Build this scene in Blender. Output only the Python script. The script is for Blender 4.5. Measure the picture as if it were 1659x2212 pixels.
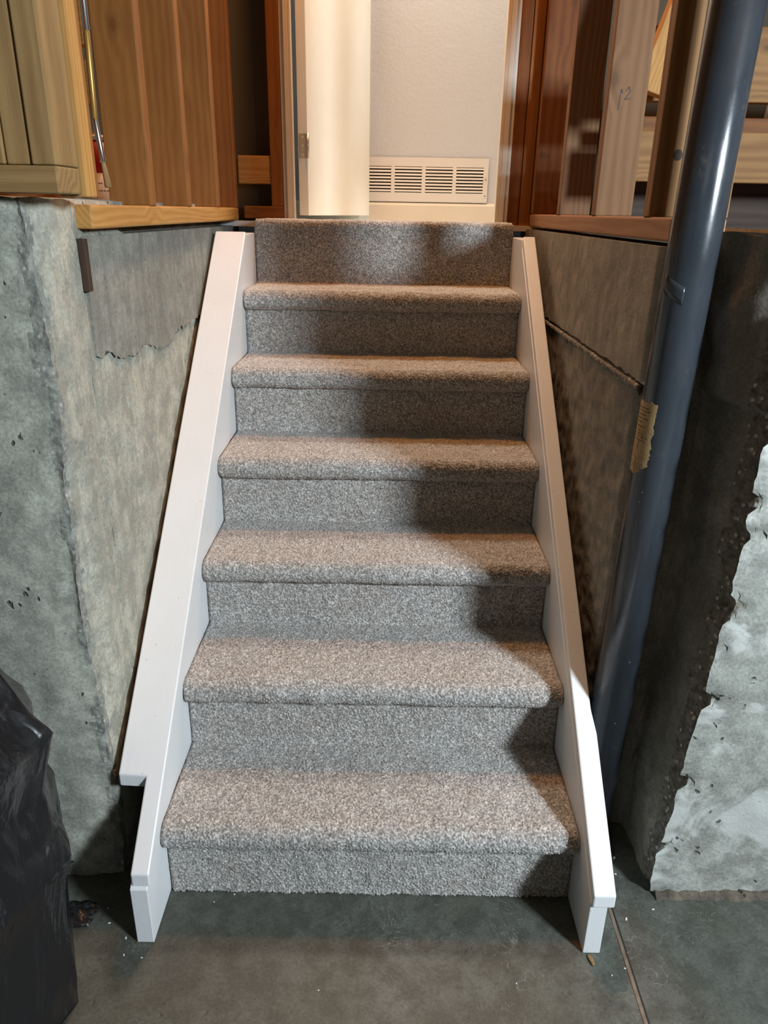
import bpy, bmesh, math, random
import numpy as np
from mathutils import Vector, Matrix, noise
from math import pi, sin, cos, radians as R

random.seed(7)
for o in list(bpy.data.objects):
    bpy.data.objects.remove(o)
S = bpy.context.scene
COL = S.collection

# ---------------------------------------------------------------- camera
FPX, W, H = 1600.0, 1659.0, 2212.0
PITCH, YAW, ROLL = 0.3862, 0.0011, 0.0181
cam_d = bpy.data.cameras.new('camera')
cam_d.sensor_fit = 'VERTICAL'; cam_d.sensor_height = 36.0; cam_d.sensor_width = 36.0 * W / H
cam_d.lens = 36.0 * FPX / H
cam_d.clip_start = 0.02
cam = bpy.data.objects.new('camera', cam_d); COL.objects.link(cam)
fw = Vector((sin(YAW)*cos(PITCH), cos(YAW)*cos(PITCH), -sin(PITCH)))
rt = Vector((cos(YAW), -sin(YAW), 0)); up = rt.cross(fw)
rt2 = rt*cos(ROLL) + up*sin(ROLL); up2 = up*cos(ROLL) - rt*sin(ROLL)
m = Matrix((rt2, up2, -fw)).transposed().to_4x4()
m.translation = Vector((0.0072, -1.1824, 1.377))
cam.matrix_world = m
S.camera = cam

# ---------------------------------------------------------------- light and exposure
S.view_settings.view_transform = 'Standard'
S.view_settings.look = 'None'
S.view_settings.gamma = 1.0
S.view_settings.use_curve_mapping = False
S.view_settings.exposure = 0.0
w = bpy.data.worlds.new('world'); S.world = w; w.use_nodes = True
w.node_tree.nodes['Background'].inputs[0].default_value = (0.9, 0.93, 1.0, 1)
w.node_tree.nodes['Background'].inputs[1].default_value = 0.014

def area(name, loc, target, sx, sy, power, color):
    l = bpy.data.lights.new(name, 'AREA'); l.shape = 'RECTANGLE'; l.size = sx; l.size_y = sy
    l.energy = power; l.color = color
    o = bpy.data.objects.new(name, l); COL.objects.link(o); o.location = loc
    o.rotation_euler = (Vector(target) - Vector(loc)).to_track_quat('-Z', 'Y').to_euler()
    return o
# shop light on the basement ceiling, in front and to the right of the stairs
area('fluorescent_light', (1.90, -1.75, 1.97), (0.2, 0.3, 0.5), 0.34, 0.36, 126, (0.82, 0.94, 1.04))
# weak fill added behind the camera for the ambient level, no real fitting
area('ambient_fill', (-0.6, -3.4, 2.5), (-0.2, 0.0, 0.6), 1.2, 0.3, 3, (0.92, 0.96, 1.0))
# ceiling lamp of the hall upstairs
area('hall_light', (0.20, 2.10, 3.62), (0.05, 1.7, 0.8), 0.50, 0.35, 41, (1.0, 0.90, 0.76))
# lamp high over the stairs
area('stair_lamp', (0.02, 1.22, 3.15), (0.0, 0.55, 0.6), 0.24, 0.24, 23, (1.0, 0.39, 0.095))

# ---------------------------------------------------------------- materials
class NT:
    def __init__(s, name):
        s.m = bpy.data.materials.new(name); s.m.use_nodes = True
        s.t = s.m.node_tree; s.b = s.t.nodes['Principled BSDF']
    def n(s, typ, **kw):
        nd = s.t.nodes.new(typ)
        for k, v in kw.items():
            if k.startswith('i_'):
                key = k[2:]; key = int(key) if key.isdigit() else key
                nd.inputs[key].default_value = v
            else: setattr(nd, k, v)
        return nd
    def l(s, a, b): s.t.links.new(a, b)
    def coord(s, scale=(1, 1, 1), rnd=False):
        tc = s.n('ShaderNodeTexCoord'); mp = s.n('ShaderNodeMapping')
        mp.inputs['Scale'].default_value = scale
        s.l(tc.outputs['Object'], mp.inputs['Vector'])
        if rnd:
            oi = s.n('ShaderNodeObjectInfo'); mu = s.n('ShaderNodeVectorMath', operation='SCALE')
            cb = s.n('ShaderNodeCombineXYZ')
            s.l(oi.outputs['Random'], cb.inputs[0]); s.l(oi.outputs['Random'], cb.inputs[2])
            mu.inputs[3].default_value = 13.0
            s.l(cb.outputs[0], mu.inputs[0]); s.l(mu.outputs[0], mp.inputs['Location'])
        return mp.outputs[0]
    def noise(s, vec, scale, detail=4, rough=0.6, dist=0.0):
        n = s.n('ShaderNodeTexNoise', i_Scale=scale, i_Detail=detail, i_Roughness=rough, i_Distortion=dist)
        s.l(vec, n.inputs['Vector']); return n.outputs[0]
    def ramp(s, fac, stops, interp='LINEAR'):
        r = s.n('ShaderNodeValToRGB'); r.color_ramp.interpolation = interp
        e = r.color_ramp.elements
        while len(e) < len(stops): e.new(0.5)
        for x, (p, c) in zip(e, stops):
            x.position = p; x.color = (c[0], c[1], c[2], 1) if not isinstance(c, (int, float)) else (c, c, c, 1)
        s.l(fac, r.inputs[0]); return r.outputs[0]
    def mix(s, fac, a, b, mode='MIX'):
        x = s.n('ShaderNodeMix', data_type='RGBA', blend_type=mode)
        for sock, v in ((x.inputs[0], fac), (x.inputs[6], a), (x.inputs[7], b)):
            if isinstance(v, (int, float)): sock.default_value = v if sock.type == 'VALUE' else (v, v, v, 1)
            elif isinstance(v, tuple): sock.default_value = (v[0], v[1], v[2], 1)
            else: s.l(v, sock)
        return x.outputs[2]
    def math(s, op, a, b=0.0):
        x = s.n('ShaderNodeMath', operation=op)
        for sock, v in ((x.inputs[0], a), (x.inputs[1], b)):
            if isinstance(v, (int, float)): sock.default_value = v
            else: s.l(v, sock)
        return x.outputs[0]
    def bump(s, h, strength=0.3, dist=0.005, prev=None):
        b = s.n('ShaderNodeBump', i_Strength=strength, i_Distance=dist)
        s.l(h, b.inputs['Height'])
        if prev is not None: s.l(prev, b.inputs['Normal'])
        return b.outputs[0]
    def done(s, col=None, rough=0.6, normal=None, **kw):
        for sock, v in ((s.b.inputs['Base Color'], col), (s.b.inputs['Roughness'], rough)):
            if v is None: continue
            if isinstance(v, (int, float)): sock.default_value = v
            elif isinstance(v, tuple): sock.default_value = (v[0], v[1], v[2], 1)
            else: s.l(v, sock)
        if normal is not None: s.l(normal, s.b.inputs['Normal'])
        for k, v in kw.items(): s.b.inputs[k.replace('_', ' ')].default_value = v
        return s.m

def aggregate(name, c1, c2, pale, k=1.0):
    t = NT(name); v = t.coord()
    vo = t.n('ShaderNodeTexVoronoi', i_Scale=95.0); t.l(v, vo.inputs['Vector'])
    ng = t.noise(v, 60, 5, 0.75)
    col = t.mix(t.ramp(ng, [(0.38, 0.0), (0.62, 1.0)]), c1, c2)
    sep = t.n('ShaderNodeSeparateColor'); t.l(vo.outputs['Color'], sep.inputs[0])
    st = t.math('MULTIPLY', t.ramp(sep.outputs[0], [(0.72, 0.0), (0.78, 1.0)]), t.ramp(vo.outputs['Distance'], [(0.25, 1.0), (0.45, 0.0)]))
    col = t.mix(st, col, pale)
    nr = t.bump(t.math('SUBTRACT', 1.0, vo.outputs['Distance']), 0.8*k, 0.006)
    nr = t.bump(ng, 0.9*k, 0.008, nr)
    return t.done(col, 0.9, nr)
def plain(name, col, rough=0.5, **kw):
    return NT(name).done(col, rough, **kw)

def concrete(name, c1, c2, cd, streak=0.0, lines=None, pits=0.5, bump=0.5, rough=0.85, patch=None):
    t = NT(name); v = t.coord()
    big = t.noise(v, 3.2, 6, 0.62, 0.4); mid = t.noise(v, 17, 6, 0.7); fine = t.noise(v, 160, 3, 0.7)
    col = t.mix(t.ramp(big, [(0.36, 0.0), (0.66, 1.0)]), c1, c2)
    col = t.mix(t.ramp(mid, [(0.42, 0.75), (0.58, 0.0)]), col, cd)
    col = t.mix(0.6, col, t.ramp(fine, [(0.3, 0.28), (0.7, 0.72)]), 'OVERLAY')
    scr = t.noise(t.coord((9, 9, 3.0)), 6.0, 6, 0.75, 2.5)
    col = t.mix(t.ramp(scr, [(0.60, 0.0), (0.66, 0.45), (0.72, 0.0)]), col, cd)
    if streak > 0:
        vs = t.coord((15, 15, 0.9)); st = t.noise(vs, 2.0, 5, 0.65)
        col = t.mix(t.math('MULTIPLY', t.ramp(st, [(0.45, 0.0), (0.62, 1.0)]), streak), col, cd)
    if patch:
        pn = t.noise(v, 5.5, 5, 0.6, 0.8)
        col = t.mix(t.ramp(pn, [(0.56, 0.0), (0.62, 1.0)]), col, patch)
    vo = t.n('ShaderNodeTexVoronoi', i_Scale=34.0); vd = t.n('ShaderNodeVectorMath', operation='ADD')
    nz = t.n('ShaderNodeTexNoise', i_Scale=26.0, i_Detail=3.0); t.l(v, nz.inputs['Vector'])
    sc = t.n('ShaderNodeVectorMath', operation='SCALE'); sc.inputs[3].default_value = 0.05
    t.l(nz.outputs[1], sc.inputs[0]); t.l(v, vd.inputs[0]); t.l(sc.outputs[0], vd.inputs[1])
    t.l(vd.outputs[0], vo.inputs['Vector'])
    sel = t.math('GREATER_THAN', t.noise(v, 7.0, 2), 0.52)
    pit = t.math('MULTIPLY', t.ramp(vo.outputs['Distance'], [(0.10, 1.0), (0.20, 0.0)]), sel)
    col = t.mix(t.math('MULTIPLY', pit, pits), col, (cd[0]*0.25, cd[1]*0.25, cd[2]*0.25))
    pv = t.n('ShaderNodeTexVoronoi', i_Scale=150.0); t.l(v, pv.inputs['Vector'])
    ps = t.math('MULTIPLY', t.ramp(pv.outputs['Distance'], [(0.10, 1.0), (0.22, 0.0)]), t.math('GREATER_THAN', t.noise(v, 13.0, 3), 0.54))
    col = t.mix(t.math('MULTIPLY', ps, 0.7*pits), col, (cd[0]*0.35, cd[1]*0.35, cd[2]*0.35))
    if lines:
        ln = t.noise(t.coord((2.2, 2.2, 2.2)), 3.0, 4, 0.55, 3.0)
        ln = t.ramp(ln, [(0.495, 0.0), (0.500, 0.55), (0.505, 0.0)])
        ln = t.math('MULTIPLY', ln, t.ramp(t.noise(v, 5, 3), [(0.5, 0.0), (0.6, 1.0)]))
        col = t.mix(ln, col, lines)
    nr = t.bump(mid, bump, 0.006)
    nr = t.bump(fine, bump*0.6, 0.002, nr)
    nr = t.bump(t.math('SUBTRACT', 1.0, pit), min(1.0, pits), 0.004, nr)
    return t.done(col, rough, nr)

def wood(name, light, dark, ring=95.0, knots=0.7, rough=0.62, stain=None, contrast=0.6):
    t = NT(name); v = t.coord(rnd=True)
    vl = t.coord((1, 1, 0.14), rnd=True)
    nz = t.n('ShaderNodeTexNoise', i_Scale=7.0, i_Detail=3.0, i_Roughness=0.5); t.l(vl, nz.inputs['Vector'])
    tc = t.n('ShaderNodeTexCoord'); sp = t.n('ShaderNodeSeparateXYZ'); t.l(tc.outputs['Object'], sp.inputs[0])
    oi = t.n('ShaderNodeObjectInfo')
    ox = t.math('ADD', sp.outputs[0], t.math('ADD', t.math('MULTIPLY', oi.outputs['Random'], 0.12), 0.01))
    oy = t.math('ADD', sp.outputs[1], t.math('SUBTRACT', t.math('MULTIPLY', oi.outputs['Random'], -0.16), 0.02))
    rad = t.math('SQRT', t.math('ADD', t.math('MULTIPLY', ox, ox), t.math('MULTIPLY', oy, oy)))
    vo = t.n('ShaderNodeTexVoronoi', i_Scale=6.0); t.l(t.coord((1.6, 1.6, 0.8), rnd=True), vo.inputs['Vector'])
    kd = vo.outputs['Distance']
    warp = t.math('MULTIPLY', t.ramp(kd, [(0.0, 1.0), (0.35, 0.0)]), 0.03 * knots)
    rr = t.math('ADD', t.math('ADD', rad, t.math('MULTIPLY', nz.outputs[0], 0.06)), warp)
    band = t.math('SINE', t.math('MULTIPLY', rr, ring * 2 * pi))
    band = t.math('ADD', t.math('MULTIPLY', band, 0.5), 0.5)
    fib = t.noise(t.coord((1, 1, 0.03), rnd=True), 420, 3, 0.6)
    big = t.noise(t.coord((1, 1, 0.3), rnd=True), 9, 4, 0.6)
    f = t.math('ADD', t.math('MULTIPLY', band, contrast * 0.55), t.math('MULTIPLY', fib, 0.5))
    f = t.math('ADD', f, t.math('MULTIPLY', t.math('SUBTRACT', big, 0.5), 0.9))
    col = t.mix(t.ramp(f, [(0.12, 1.0), (0.78, 0.0)]), light, dark)
    kcol = (dark[0]*0.35, dark[1]*0.3, dark[2]*0.3)
    km = t.math('MULTIPLY', t.ramp(kd, [(0.055, 1.0), (0.10, 0.4), (0.17, 0.0)]), knots)
    col = t.mix(km, col, kcol)
    if stain:
        sn = t.noise(v, 14, 4, 0.6)
        col = t.mix(t.ramp(sn, [(0.58, 0.0), (0.72, 0.8)]), col, stain)
    nr = t.bump(f, 0.25, 0.0012)
    return t.done(col, rough, nr, Specular_IOR_Level=0.25)

def paint(name, col, rough=0.4, spots=0.3, bump=0.15, grain=(1, 1, 1)):
    t = NT(name); v = t.coord(); n1 = t.noise(v, 60, 4, 0.6); n2 = t.noise(v, 7, 5, 0.6)
    c = t.mix(t.ramp(n2, [(0.35, 0.0), (0.7, spots)]), col, (col[0]*0.86, col[1]*0.85, col[2]*0.83))
    pv = t.n('ShaderNodeTexVoronoi', i_Scale=42.0); t.l(v, pv.inputs['Vector'])
    sel = t.math('GREATER_THAN', t.noise(v, 11, 2), 0.55)
    pit = t.math('MULTIPLY', t.ramp(pv.outputs['Distance'], [(0.06, 1.0), (0.11, 0.0)]), sel)
    c = t.mix(t.math('MULTIPLY', pit, 0.35), c, (col[0]*0.5, col[1]*0.5, col[2]*0.5))
    nr = t.bump(t.noise(t.coord(grain), 90, 3), bump, 0.002)
    nr = t.bump(t.math('SUBTRACT', 1.0, pit), 0.3, 0.002, nr)
    return t.done(c, rough, nr)

M = {}
M['floor'] = concrete('floor_concrete', (0.072, 0.073, 0.057), (0.104, 0.110, 0.094), (0.048, 0.048, 0.038), lines=(0.30, 0.30, 0.27), pits=0.25, bump=0.12, rough=0.55)
M['conc_l'] = concrete('concrete_left', (0.345, 0.348, 0.29), (0.435, 0.435, 0.37), (0.235, 0.24, 0.20), pits=0.8, bump=0.5, streak=0.2)
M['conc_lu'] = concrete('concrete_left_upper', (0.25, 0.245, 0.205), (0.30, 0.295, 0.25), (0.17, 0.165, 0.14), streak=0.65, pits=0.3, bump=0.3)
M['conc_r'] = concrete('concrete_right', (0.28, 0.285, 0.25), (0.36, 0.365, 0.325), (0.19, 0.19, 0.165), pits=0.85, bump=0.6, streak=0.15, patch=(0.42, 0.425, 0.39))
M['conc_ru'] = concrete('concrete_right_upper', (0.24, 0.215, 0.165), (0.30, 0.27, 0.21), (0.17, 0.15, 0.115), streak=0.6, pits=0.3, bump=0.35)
M['agg_r'] = aggregate('broken_concrete_right', (0.10, 0.085, 0.06), (0.26, 0.235, 0.19), (0.55, 0.51, 0.44))
M['agg_l'] = aggregate('broken_concrete_left', (0.16, 0.165, 0.14), (0.30, 0.30, 0.26), (0.40, 0.40, 0.36), 0.45)
M['stud_red'] = wood('reddish_lumber', (0.33, 0.14, 0.034), (0.20, 0.072, 0.016), ring=55, contrast=0.35, knots=0.6)
M['stud_tan'] = wood('tan_lumber', (0.30, 0.155, 0.053), (0.18, 0.083, 0.025), ring=70, contrast=0.8, knots=0.8)
M['stud_pink'] = wood('pinkish_lumber', (0.24, 0.122, 0.052), (0.155, 0.070, 0.026), ring=80, contrast=0.6, knots=0.6)
M['stud_dark'] = wood('dark_lumber', (0.26, 0.10, 0.024), (0.13, 0.045, 0.012), ring=50, contrast=0.5, knots=0.6, stain=(0.05, 0.025, 0.015))
M['pale'] = wood('pale_lumber', (0.36, 0.225, 0.092), (0.21, 0.12, 0.045), ring=60, contrast=0.5, knots=1.0)
M['yellow'] = wood('yellow_lumber', (0.54, 0.29, 0.09), (0.38, 0.18, 0.045), ring=110, contrast=0.6, knots=0.5)
M['plate_r'] = wood('brown_lumber', (0.40, 0.22, 0.12), (0.28, 0.14, 0.07), ring=90, contrast=0.5, knots=0.3)
M['strip'] = wood('grey_brown_strip', (0.22, 0.17, 0.12), (0.14, 0.10, 0.07), ring=60, knots=0.1)
M['bark'] = wood('old_dark_lumber', (0.075, 0.045, 0.03), (0.03, 0.018, 0.012), ring=60, contrast=0.5, knots=0.3)
M['white'] = paint('white_board_paint', (0.74, 0.75, 0.75), 0.38, grain=(1, 0.1, 0.1))
M['trim'] = paint('cream_trim_paint', (0.78, 0.74, 0.64), 0.4)
M['door'] = paint('cream_door_paint', (0.82, 0.79, 0.68), 0.42, bump=0.05)
M['enamel'] = plain('off_white_enamel', (0.78, 0.77, 0.74), 0.35)
M['metal'] = plain('dull_nickel', (0.55, 0.52, 0.46), 0.35, Metallic=1.0)
M['steel'] = plain('bright_steel', (0.70, 0.70, 0.70), 0.22, Metallic=1.0)
M['black'] = plain('black_void_paint', (0.012, 0.012, 0.012), 0.7)
M['chip'] = plain('white_chip', (0.75, 0.74, 0.70), 0.7)
M['ink'] = plain('faded_print_ink', (0.06, 0.035, 0.015), 0.8)
M['pencil'] = plain('pencil_mark', (0.06, 0.05, 0.06), 0.8)
M['brass'] = plain('tarnished_brass', (0.42, 0.24, 0.06), 0.38, Metallic=0.6)
M['red'] = plain('red_label', (0.50, 0.02, 0.025), 0.35)
M['label_white'] = plain('white_label', (0.72, 0.70, 0.76), 0.4)
M['vinyl'] = plain('pale_vinyl', (0.80, 0.79, 0.76), 0.35)

def _hallwall():
    t = NT('textured_hall_wall'); v = t.coord()
    nr = t.bump(t.ramp(t.noise(v, 90, 3, 0.55), [(0.42, 0.0), (0.6, 1.0)]), 0.22, 0.0012)
    return t.done((0.61, 0.645, 0.69), 0.6, nr)
M['hall'] = _hallwall()
M['kraft'] = plain('brown_drywall_back', (0.10, 0.085, 0.055), 0.9)

def _pole():
    t = NT('slate_blue_pole_paint'); v = t.coord((1, 1, 0.35)); n = t.noise(v, 16, 5, 0.65)
    c = t.mix(t.ramp(n, [(0.40, 0.0), (0.70, 1.0)]), (0.029, 0.034, 0.041), (0.043, 0.049, 0.057))
    n2 = t.noise(t.coord((1, 1, 0.5)), 22, 6, 0.75)
    c = t.mix(t.ramp(n2, [(0.62, 0.0), (0.72, 0.6)]), c, (0.12, 0.10, 0.07))
    sp = t.n('ShaderNodeTexVoronoi', i_Scale=48.0); t.l(t.coord(), sp.inputs['Vector'])
    sel = t.math('GREATER_THAN', t.noise(t.coord(), 9, 2), 0.60)
    dots = t.math('MULTIPLY', t.ramp(sp.outputs['Distance'], [(0.05, 1.0), (0.09, 0.0)]), sel)
    c = t.mix(t.math('MULTIPLY', dots, 0.7), c, (0.5, 0.48, 0.44))
    rg = t.ramp(t.noise(v, 30, 4), [(0.3, 0.17), (0.7, 0.30)])
    return t.done(c, rg, t.bump(n2, 0.12, 0.002), Specular_IOR_Level=0.5)
M['pole'] = _pole()
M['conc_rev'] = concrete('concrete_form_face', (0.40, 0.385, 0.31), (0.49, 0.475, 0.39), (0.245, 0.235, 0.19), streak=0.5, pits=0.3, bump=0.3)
M['conc_rev_shade'] = concrete('concrete_form_face_shaded', (0.20, 0.18, 0.14), (0.26, 0.235, 0.185), (0.13, 0.115, 0.09), streak=0.5, pits=0.3, bump=0.4)  # form face with the right reveal's brown shade put into its colour

def _carpet():
    t = NT('beige_grey_carpet'); at = t.n('ShaderNodeAttribute'); at.attribute_name = 'tuft'
    v = t.coord(); big = t.noise(v, 9, 5, 0.65); fine = t.noise(v, 900, 2, 0.7)
    f = t.math('ADD', t.math('MULTIPLY', at.outputs['Fac'], 0.75), t.math('MULTIPLY', fine, 0.25))
    c = t.ramp(f, [(0.10, (0.080, 0.075, 0.069)), (0.40, (0.255, 0.243, 0.226)), (0.62, (0.41, 0.392, 0.366)), (0.90, (0.75, 0.73, 0.70))])
    c = t.mix(t.ramp(big, [(0.38, 0.0), (0.66, 0.30)]), c, (0.44, 0.37, 0.32), 'OVERLAY')
    return t.done(c, 0.95, t.bump(fine, 0.5, 0.001), Specular_IOR_Level=0.1, Sheen_Weight=0.25, Sheen_Roughness=0.5)
M['carpet'] = _carpet()

def _bag():
    t = NT('black_plastic_film'); n = t.noise(t.coord((1, 1, 0.6)), 7, 4, 0.6, 0.8)
    msk = t.ramp(t.noise(t.coord((1, 1, 0.5)), 5, 2), [(0.40, 0.0), (0.58, 1.0)])
    dust = t.math('MULTIPLY', msk, t.ramp(t.noise(t.coord((2.4, 2.4, 0.9)), 15, 7, 0.8, 1.8), [(0.52, 0.0), (0.70, 1.0)]))
    c = t.mix(dust, (0.010, 0.010, 0.011), (0.13, 0.125, 0.12))
    r = t.mix(dust, 0.26, 0.6)
    nr = t.bump(n, 0.5, 0.02)
    wr_ = t.ramp(t.noise(t.coord((1, 1, 0.28)), 9, 2, 0.5, 1.0), [(0.40, 0.0), (0.50, 1.0), (0.60, 0.0)])
    nr = t.bump(wr_, 0.30, 0.008, nr)
    nr = t.bump(t.noise(t.coord((1, 1, 0.5)), 22, 2, 0.5, 0.5), 0.10, 0.003, nr)
    return t.done(c, r, nr, Specular_IOR_Level=0.5)
M['bag'] = _bag()

def _paper():
    t = NT('aged_tan_paper'); v = t.coord(); n = t.noise(v, 40, 4)
    return t.done(t.mix(t.ramp(n, [(0.4, 0.0), (0.65, 1.0)]), (0.40, 0.27, 0.12), (0.30, 0.19, 0.08)), 0.8)
M['paper'] = _paper()
def _tape():
    t = NT('clear_tape')
    return t.done((0.032, 0.038, 0.046), 0.24, Specular_IOR_Level=0.45)
M['tape'] = _tape()

# ---------------------------------------------------------------- object helpers
def link(name, me, mat=None, parent=None):
    o = bpy.data.objects.new(name, me); COL.objects.link(o)
    if mat is not None: me.materials.append(mat)
    if parent is not None: o.parent = parent
    return o
def bm_obj(name, bm, mat=None, parent=None, smooth=False):
    me = bpy.data.meshes.new(name)
    bmesh.ops.recalc_face_normals(bm, faces=bm.faces)
    bm.to_mesh(me); bm.free()
    if smooth:
        for p in me.polygons: p.use_smooth = True
    return link(name, me, mat, parent)
def tag(o, label=None, cat=None, group=None, kind=None):
    if label: o['label'] = label
    if cat: o['category'] = cat
    if group: o['group'] = group
    if kind: o['kind'] = kind
    return o
def empty(name, loc=(0, 0, 0), label=None, cat=None, group=None, kind=None):
    o = bpy.data.objects.new(name, None); COL.objects.link(o); o.location = loc; o.empty_display_size = 0.05
    return tag(o, label, cat, group, kind)
def box_bm(x0, x1, y0, y1, z0, z1, bevel=0.0, seg=2):
    bm = bmesh.new(); bmesh.ops.create_cube(bm, size=1)
    for v in bm.verts:
        v.co = Vector(((x0+x1)/2 + v.co.x*(x1-x0), (y0+y1)/2 + v.co.y*(y1-y0), (z0+z1)/2 + v.co.z*(z1-z0)))
    if bevel > 0:
        bmesh.ops.bevel(bm, geom=bm.edges[:], offset=bevel, segments=seg, profile=0.5, affect='EDGES')
    return bm
def box(name, x0, x1, y0, y1, z0, z1, mat, parent=None, bevel=0.0):
    return bm_obj(name, box_bm(x0, x1, y0, y1, z0, z1, bevel), mat, parent)
def extrude_x(pts, x0, x1, bevel=0.0):
    bm = bmesh.new()
    a = [bm.verts.new((x0, y, z)) for y, z in pts]; b = [bm.verts.new((x1, y, z)) for y, z in pts]
    bm.faces.new(a); bm.faces.new(b[::-1]); n = len(pts)
    for i in range(n): bm.faces.new((a[i], b[i], b[(i+1) % n], a[(i+1) % n]))
    bmesh.ops.recalc_face_normals(bm, faces=bm.faces)
    if bevel > 0: bmesh.ops.bevel(bm, geom=bm.edges[:], offset=bevel, segments=2, profile=0.5, affect='EDGES')
    return bm
def lumber(name, x0, x1, y0, y1, z0, z1, mat, label, cat='stud', group=None, axis='z', bevel=0.0025, lean=None):
    """a sawn board; its own origin at one corner and its local z along the grain"""
    dx, dy, dz = x1-x0, y1-y0, z1-z0
    if axis == 'z': a, b, L, rot = dx, dy, dz, Matrix.Identity(3)
    elif axis == 'y': a, b, L, rot = dx, dz, dy, Matrix(((1, 0, 0), (0, 0, 1), (0, 1, 0)))   # local (x, z, y)
    else: a, b, L, rot = dy, dz, dx, Matrix(((0, 0, 1), (1, 0, 0), (0, 1, 0)))
    bm = box_bm(0, a, 0, b, 0, L, bevel)
    if axis == 'y':
        for v in bm.verts: v.co.x = a - v.co.x
        rot = Matrix(((-1, 0, 0), (0, 0, 1), (0, 1, 0)))
        loc = Vector((x1, y0, z0))
    elif axis == 'x': loc = Vector((x0, y0, z0))
    else: loc = Vector((x0, y0, z0))
    o = bm_obj(name, bm, mat)
    mw = rot.to_4x4(); mw.translation = loc
    o.matrix_world = mw
    return tag(o, label, cat, group)

# ---------------------------------------------------------------- concrete: swept plan outline, roughened
def fbm(p, s, oct=4):
    return noise.fractal(Vector(p)*s, 1.0, 2.0, oct)
def rough_wall(name, plan, nfront, ztop, zbot, mat, step=0.010, amp=0.003, edge_fn=None):
    """plan: closed outline, first nfront segments are finely cut and roughened; ztop/zbot: functions of (x, y)"""
    pts = []
    for i in range(len(plan)):
        p, q = Vector(plan[i]), Vector(plan[(i+1) % len(plan)])
        n = max(1, int((q-p).length/step)) if i < nfront else 1
        d = (q-p).normalized(); nr = Vector((d.y, -d.x))
        for k in range(n): pts.append((p + (q-p)*k/n, nr, i < nfront, i))
    rows = max(3, int((ztop(0, 0)-zbot(0, 0))/step))
    bm = bmesh.new(); grid = []
    for (p, nr, fine, i) in pts:
        z0, z1 = zbot(p.x, p.y), ztop(p.x, p.y); col = []
        for j in range(rows+1):
            z = z0 + (z1-z0)*j/rows; c = Vector((p.x, p.y, z))
            if fine:
                d = fbm(c, 5.0)*amp + fbm(c, 28.0)*amp*0.6
                c.x += nr.x*d; c.y += nr.y*d
                if edge_fn: c = edge_fn(c)
            col.append(bm.verts.new(c))
        grid.append(col)
    n = len(grid)
    for a in range(n):
        b = (a+1) % n
        for j in range(rows): bm.faces.new((grid[a][j], grid[b][j], grid[b][j+1], grid[a][j+1]))
    bm.faces.new([g[-1] for g in grid]); bm.faces.new([g[0] for g in grid][::-1])
    o = bm_obj(name, bm, mat, smooth=True)
    for p in o.data.polygons:
        if len(p.vertices) > 4: p.use_smooth = False
    o.data.set_sharp_from_angle(angle=R(50))
    return o
def face_mat(o, mat, test):
    o.data.materials.append(mat); k = len(o.data.materials)-1
    for p in o.data.polygons:
        if test(p.center, p.normal): p.material_index = k

JAG = [(0.0, 1.12), (0.19, 1.118), (0.248, 1.104), (0.287, 1.108), (0.347, 1.083), (0.448, 1.072), (0.519, 1.085), (0.637, 1.054), (0.698, 1.055),
       (0.751, 1.059), (0.784, 1.077), (0.888, 1.074), (1.022, 1.082), (1.08, 1.081), (3, 1.09)]
def jag(x, y):
    z = float(np.interp(y, [a for a, b in JAG], [b for a, b in JAG]))
    return z + noise.noise(Vector((y*45, 3.1, 0)))*0.009 + noise.noise(Vector((y*130, 7.1, 0)))*0.006

def left_edge(c):
    # the broken arris of the left wall: rough, bitten back and slightly wandering
    d = math.hypot(c.x+0.545, c.y-0.04)
    if d < 0.09:
        k = (1-d/0.09)
        bite = 0.010*k + 0.016*k*abs(fbm((c.x*0.3, 0, c.z), 9.0)) + (0.005*fbm(c, 60.0) + 0.004*fbm(c, 140.0))*k
        c = c + Vector((-0.7, 0.7, 0))*bite
        c.x += 0.006*k*sin(c.z*7.0)
    return c
def zl_top(x, y):
    if x > -0.58 and y > 0.205: return jag(x, y) - 0.004 - 0.007*max(0, noise.noise(Vector((y*35, 1, 4))))
    return 1.386 + 0.012*noise.noise(Vector((x*14, y*14, 2.0))) if y > 0.03 else 1.386 + 0.010*noise.noise(Vector((x*14, 0.6, 2.0)))
wl = rough_wall('wall_left', [(-0.90, 0.035), (-0.545, 0.035), (-0.545, 0.205), (-0.5452, 0.212), (-0.5455, 1.72), (-0.72, 1.72), (-0.72, 0.26), (-2.4, 0.26), (-2.4, 0.035)], 5,
                zl_top, lambda x, y: 0.0, M['conc_l'], amp=0.0045, edge_fn=left_edge)
tag(wl, kind='structure')
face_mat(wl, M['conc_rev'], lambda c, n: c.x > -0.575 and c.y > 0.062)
face_mat(wl, M['agg_l'], lambda c, n: c.x > -0.568 + 0.022*noise.noise(Vector((1, 2, c.z*9))) and c.y < 0.062 + 0.012*noise.noise(Vector((1, 2, c.z*25))))
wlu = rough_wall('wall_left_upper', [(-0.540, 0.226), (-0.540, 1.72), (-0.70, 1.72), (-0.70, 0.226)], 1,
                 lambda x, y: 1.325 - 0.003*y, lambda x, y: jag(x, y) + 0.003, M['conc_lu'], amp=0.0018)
tag(wlu, kind='structure')

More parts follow.
